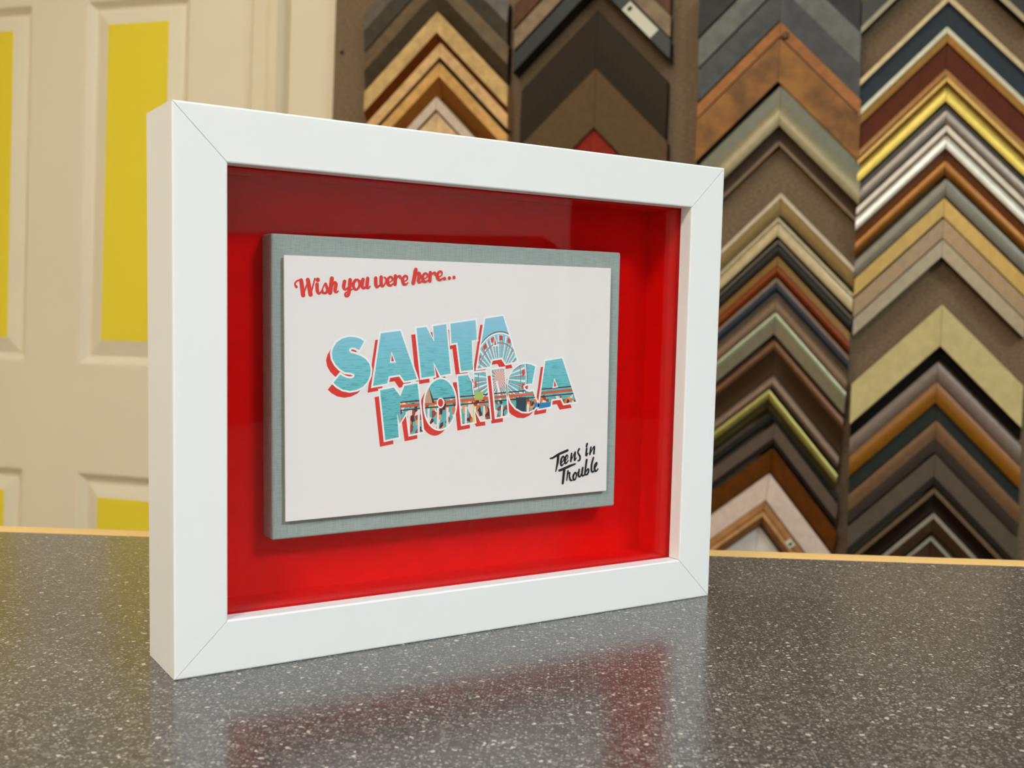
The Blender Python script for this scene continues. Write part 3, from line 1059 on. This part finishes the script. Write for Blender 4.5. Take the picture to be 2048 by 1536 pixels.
def fill_faces(loops):
    cu = bpy.data.curves.new('tmp', 'CURVE')
    cu.dimensions = '2D'
    cu.fill_mode = 'BOTH'
    for P in loops:
        sp = cu.splines.new('POLY')
        sp.points.add(len(P) - 1)
        for q, (a, b) in zip(sp.points, P):
            q.co = (a * 1000, b * 1000, 0, 1)
        sp.use_cyclic_u = True
    ob = bpy.data.objects.new('tmp', cu)
    COL.objects.link(ob)
    dg = bpy.context.evaluated_depsgraph_get()
    me_ = bpy.data.meshes.new_from_object(ob.evaluated_get(dg))
    vs_ = [(v.co.x / 1000, v.co.y / 1000) for v in me_.vertices]
    fs = [tuple(p.vertices) for p in me_.polygons]
    bpy.data.objects.remove(ob)
    bpy.data.curves.remove(cu)
    bpy.data.meshes.remove(me_)
    return vs_, fs


shx, shz = [a - b for a, b in zip(cpt(890, 762), cpt(900, 749))]
LNAMES = 'SANTAMONICA'
for li, loops in enumerate(LETTERS):
    P = [[cpt(*q) for q in lp] for lp in loops]
    outer = grow(P[0], 0.00075)
    holes = [grow(h_, -0.00055) for h_ in P[1:]]
    VV, FF, FM = [], [], []
    for mi, lps, y, off in ((0, P, -0.00006, (shx, shz)), (1, [outer] + holes, -0.00010, (0, 0)), (2, P, -0.00014, (0, 0))):
        vs_, fs = fill_faces(lps)
        n_ = len(VV)
        VV += [(a + off[0], y, b + off[1]) for a, b in vs_]
        FF += [tuple(i + n_ for i in f_) for f_ in fs]
        FM += [mi] * len(fs)
    lo = mesh_obj('big_letter', VV, FF, [m_pred, m_pwhite, m_pier], card, fmat=FM)
    lo['label'] = 'letter %s filled with a seaside photo and red drop shadow' % LNAMES[li]


# --- script lettering as brush strokes
def strokes(name, data, conv, wscale, material, y):
    VV, FF = [], []
    lev = [y]

    def disc(c, r):
        n_ = len(VV)
        lev[0] -= 3e-6
        y = lev[0]
        for k in range(14):
            VV.append((c[0] + r * math.cos(k * math.tau / 14), y, c[1] + r * math.sin(k * math.tau / 14)))
        FF.append(tuple(range(n_, n_ + 14)))

    for st in data:
        P = [np.array(cpt(*conv(a, b))) for a, b, w in st]
        Wd = [w * wscale / 2 for a, b, w in st]
        if len(P) == 1:
            disc(P[0], Wd[0])
            continue
        # Catmull-Rom smoothing
        Q, R_ = [], []
        for i in range(len(P) - 1):
            p0, p1, p2, p3 = P[max(i - 1, 0)], P[i], P[i + 1], P[min(i + 2, len(P) - 1)]
            for k in range(6):
                t = k / 6
                Q.append(0.5 * (2 * p1 + (p2 - p0) * t + (2 * p0 - 5 * p1 + 4 * p2 - p3) * t * t + (3 * p1 - p0 - 3 * p2 + p3) * t ** 3))
                R_.append(Wd[i] + (Wd[i + 1] - Wd[i]) * t)
        Q.append(P[-1])
        R_.append(Wd[-1])
        n_ = len(VV)
        lev[0] -= 3e-6
        for i in range(len(Q)):
            y = lev[0] - i * 1.5e-7
            d_ = Q[min(i + 1, len(Q) - 1)] - Q[max(i - 1, 0)]
            d_ = d_ / max(np.linalg.norm(d_), 1e-9)
            nn = np.array([-d_[1], d_[0]]) * R_[i]
            VV.append((Q[i][0] + nn[0], y, Q[i][1] + nn[1]))
            VV.append((Q[i][0] - nn[0], y, Q[i][1] - nn[1]))
        for i in range(len(Q) - 1):
            a = n_ + 2 * i
            FF.append((a, a + 1, a + 3, a + 2))
        disc(Q[0], R_[0])
        disc(Q[-1], R_[-1])
    return mesh_obj(name, VV, FF, material, card)


zw = lambda a, b: (560 + a / 5.12, 500 + b / 5.12)
zt_ = lambda a, b: (1060 + a / 9.6, 860 + b / 9.6)


def esc(cx, cy):          # script e
    return [(cx - 22, cy + 18, 10), (cx + 18, cy - 2, 11), (cx + 22, cy - 34, 16), (cx - 2, cy - 44, 16), (cx - 24, cy - 10, 28), (cx - 18, cy + 32, 28), (cx + 8, cy + 44, 18), (cx + 30, cy + 26, 10)]


def rsc(cx, cy):          # script r
    return [[(cx - 16, cy - 42, 30), (cx - 20, cy + 40, 30)], [(cx - 18, cy + 4, 12), (cx + 6, cy - 34, 14), (cx + 30, cy - 42, 20), (cx + 34, cy - 22, 20)]]


WISH = [
    [(168, 378, 22), (152, 350, 14), (172, 318, 14), (222, 304, 16)], [(216, 312, 34), (236, 462, 36)], [(236, 468, 14), (290, 302, 13)], [(284, 306, 34), (312, 456, 36)], [(312, 460, 14), (356, 292, 13)],
    [(378, 352, 30), (382, 420, 30), (400, 446, 18), (424, 420, 10)], [(386, 306, 36)],
    [(424, 420, 10), (462, 342, 14), (476, 376, 24), (486, 412, 26), (466, 440, 20), (436, 436, 20), (432, 416, 20)],
    [(530, 292, 34), (512, 438, 34)], [(520, 400, 12), (552, 334, 18), (572, 348, 28), (562, 412, 30), (576, 432, 18), (596, 420, 10)],
    [(660, 322, 30), (650, 380, 30), (668, 404, 18), (700, 380, 12)], [(716, 306, 32), (706, 420, 32), (694, 466, 24), (668, 468, 18), (668, 442, 14), (706, 420, 10), (752, 396, 10)],
    [(772, 306, 22), (748, 350, 28), (762, 398, 20), (790, 400, 18), (814, 356, 24), (800, 310, 20), (776, 306, 18)], [(800, 318, 12), (838, 312, 10)],
    [(848, 302, 30), (838, 364, 30), (856, 392, 20), (888, 360, 12)], [(896, 292, 30), (888, 370, 30), (902, 390, 18), (922, 372, 10)],
    [(978, 288, 30), (980, 356, 30), (994, 380, 20), (1024, 356, 12)], [(1034, 278, 30), (1034, 346, 30), (1052, 370, 16), (1080, 330, 13), (1080, 290, 14), (1066, 280, 12)],
    esc(1124, 318), *rsc(1196, 308), esc(1278, 308),
    [(1388, 202, 34), (1362, 338, 34)], [(1374, 300, 12), (1408, 236, 18), (1428, 250, 28), (1414, 314, 30), (1428, 332, 18), (1448, 318, 10)],
    esc(1482, 282), *rsc(1552, 274), esc(1632, 262),
    [(1682, 292, 30)], [(1731, 287, 30)], [(1778, 280, 30)],
]
strokes('greeting_script', WISH, zw, 1.08 / 5.12 / 1135 * 0.26, m_pred, -0.00008)['label'] = 'red script reading Wish you were here'
TEENS = [
    [(388, 545, 22), (440, 532, 30), (540, 470, 34), (640, 425, 36), (718, 392, 36)], [(540, 490, 44), (528, 620, 40), (492, 795, 18)],
    [(598, 640, 14), (648, 560, 16), (640, 505, 22), (604, 545, 32), (588, 640, 34), (606, 682, 28), (650, 640, 14)],
    [(674, 600, 14), (722, 530, 16), (712, 480, 22), (680, 520, 32), (666, 600, 34), (684, 642, 28), (738, 580, 14)],
    [(795, 450, 28), (780, 600, 30)], [(784, 590, 14), (850, 450, 18), (866, 430, 26), (852, 580, 30), (888, 530, 12)],
    [(942, 362, 30), (916, 430, 26), (956, 510, 30), (950, 575, 28), (918, 592, 20)],
    [(1086, 355, 30), (1074, 488, 32), (1110, 440, 14)], [(1094, 264, 32), (1082, 312, 32)],
    [(1166, 330, 26), (1146, 465, 28)], [(1152, 455, 14), (1206, 345, 18), (1232, 322, 28), (1222, 452, 30)],
    [(556, 776, 32), (640, 745, 38), (760, 690, 36), (868, 648, 20)], [(654, 756, 42), (640, 880, 38), (624, 1020, 36)],
    [(724, 785, 26), (700, 965, 18)], [(712, 850, 14), (756, 816, 26), (752, 880, 26), (770, 955, 30), (802, 965, 20)],
    [(862, 812, 24), (824, 880, 32), (836, 955, 28), (872, 930, 22), (886, 850, 22), (866, 812, 20)], [(880, 840, 14), (922, 800, 12)],
    [(940, 758, 28), (924, 860, 30), (948, 898, 24), (990, 820, 14)], [(1006, 722, 28), (990, 850, 30), (1014, 878, 22), (1046, 840, 14)],
    [(1082, 572, 34), (1060, 740, 30), (1044, 860, 24)], [(1056, 820, 14), (1106, 744, 24), (1120, 790, 28), (1090, 850, 26), (1050, 856, 18)],
    [(1212, 530, 28), (1180, 650, 30), (1174, 770, 30), (1198, 802, 24), (1236, 770, 12)],
    [(1240, 730, 14), (1278, 660, 18), (1270, 622, 22), (1238, 680, 30), (1236, 760, 32), (1262, 786, 26), (1300, 742, 18)],
]
strokes('band_name_script', TEENS, zt_, 1.35 / 9.6 / 1135 * 0.26, m_pblack, -0.00008)['label'] = 'black brush script reading Teens in Trouble'
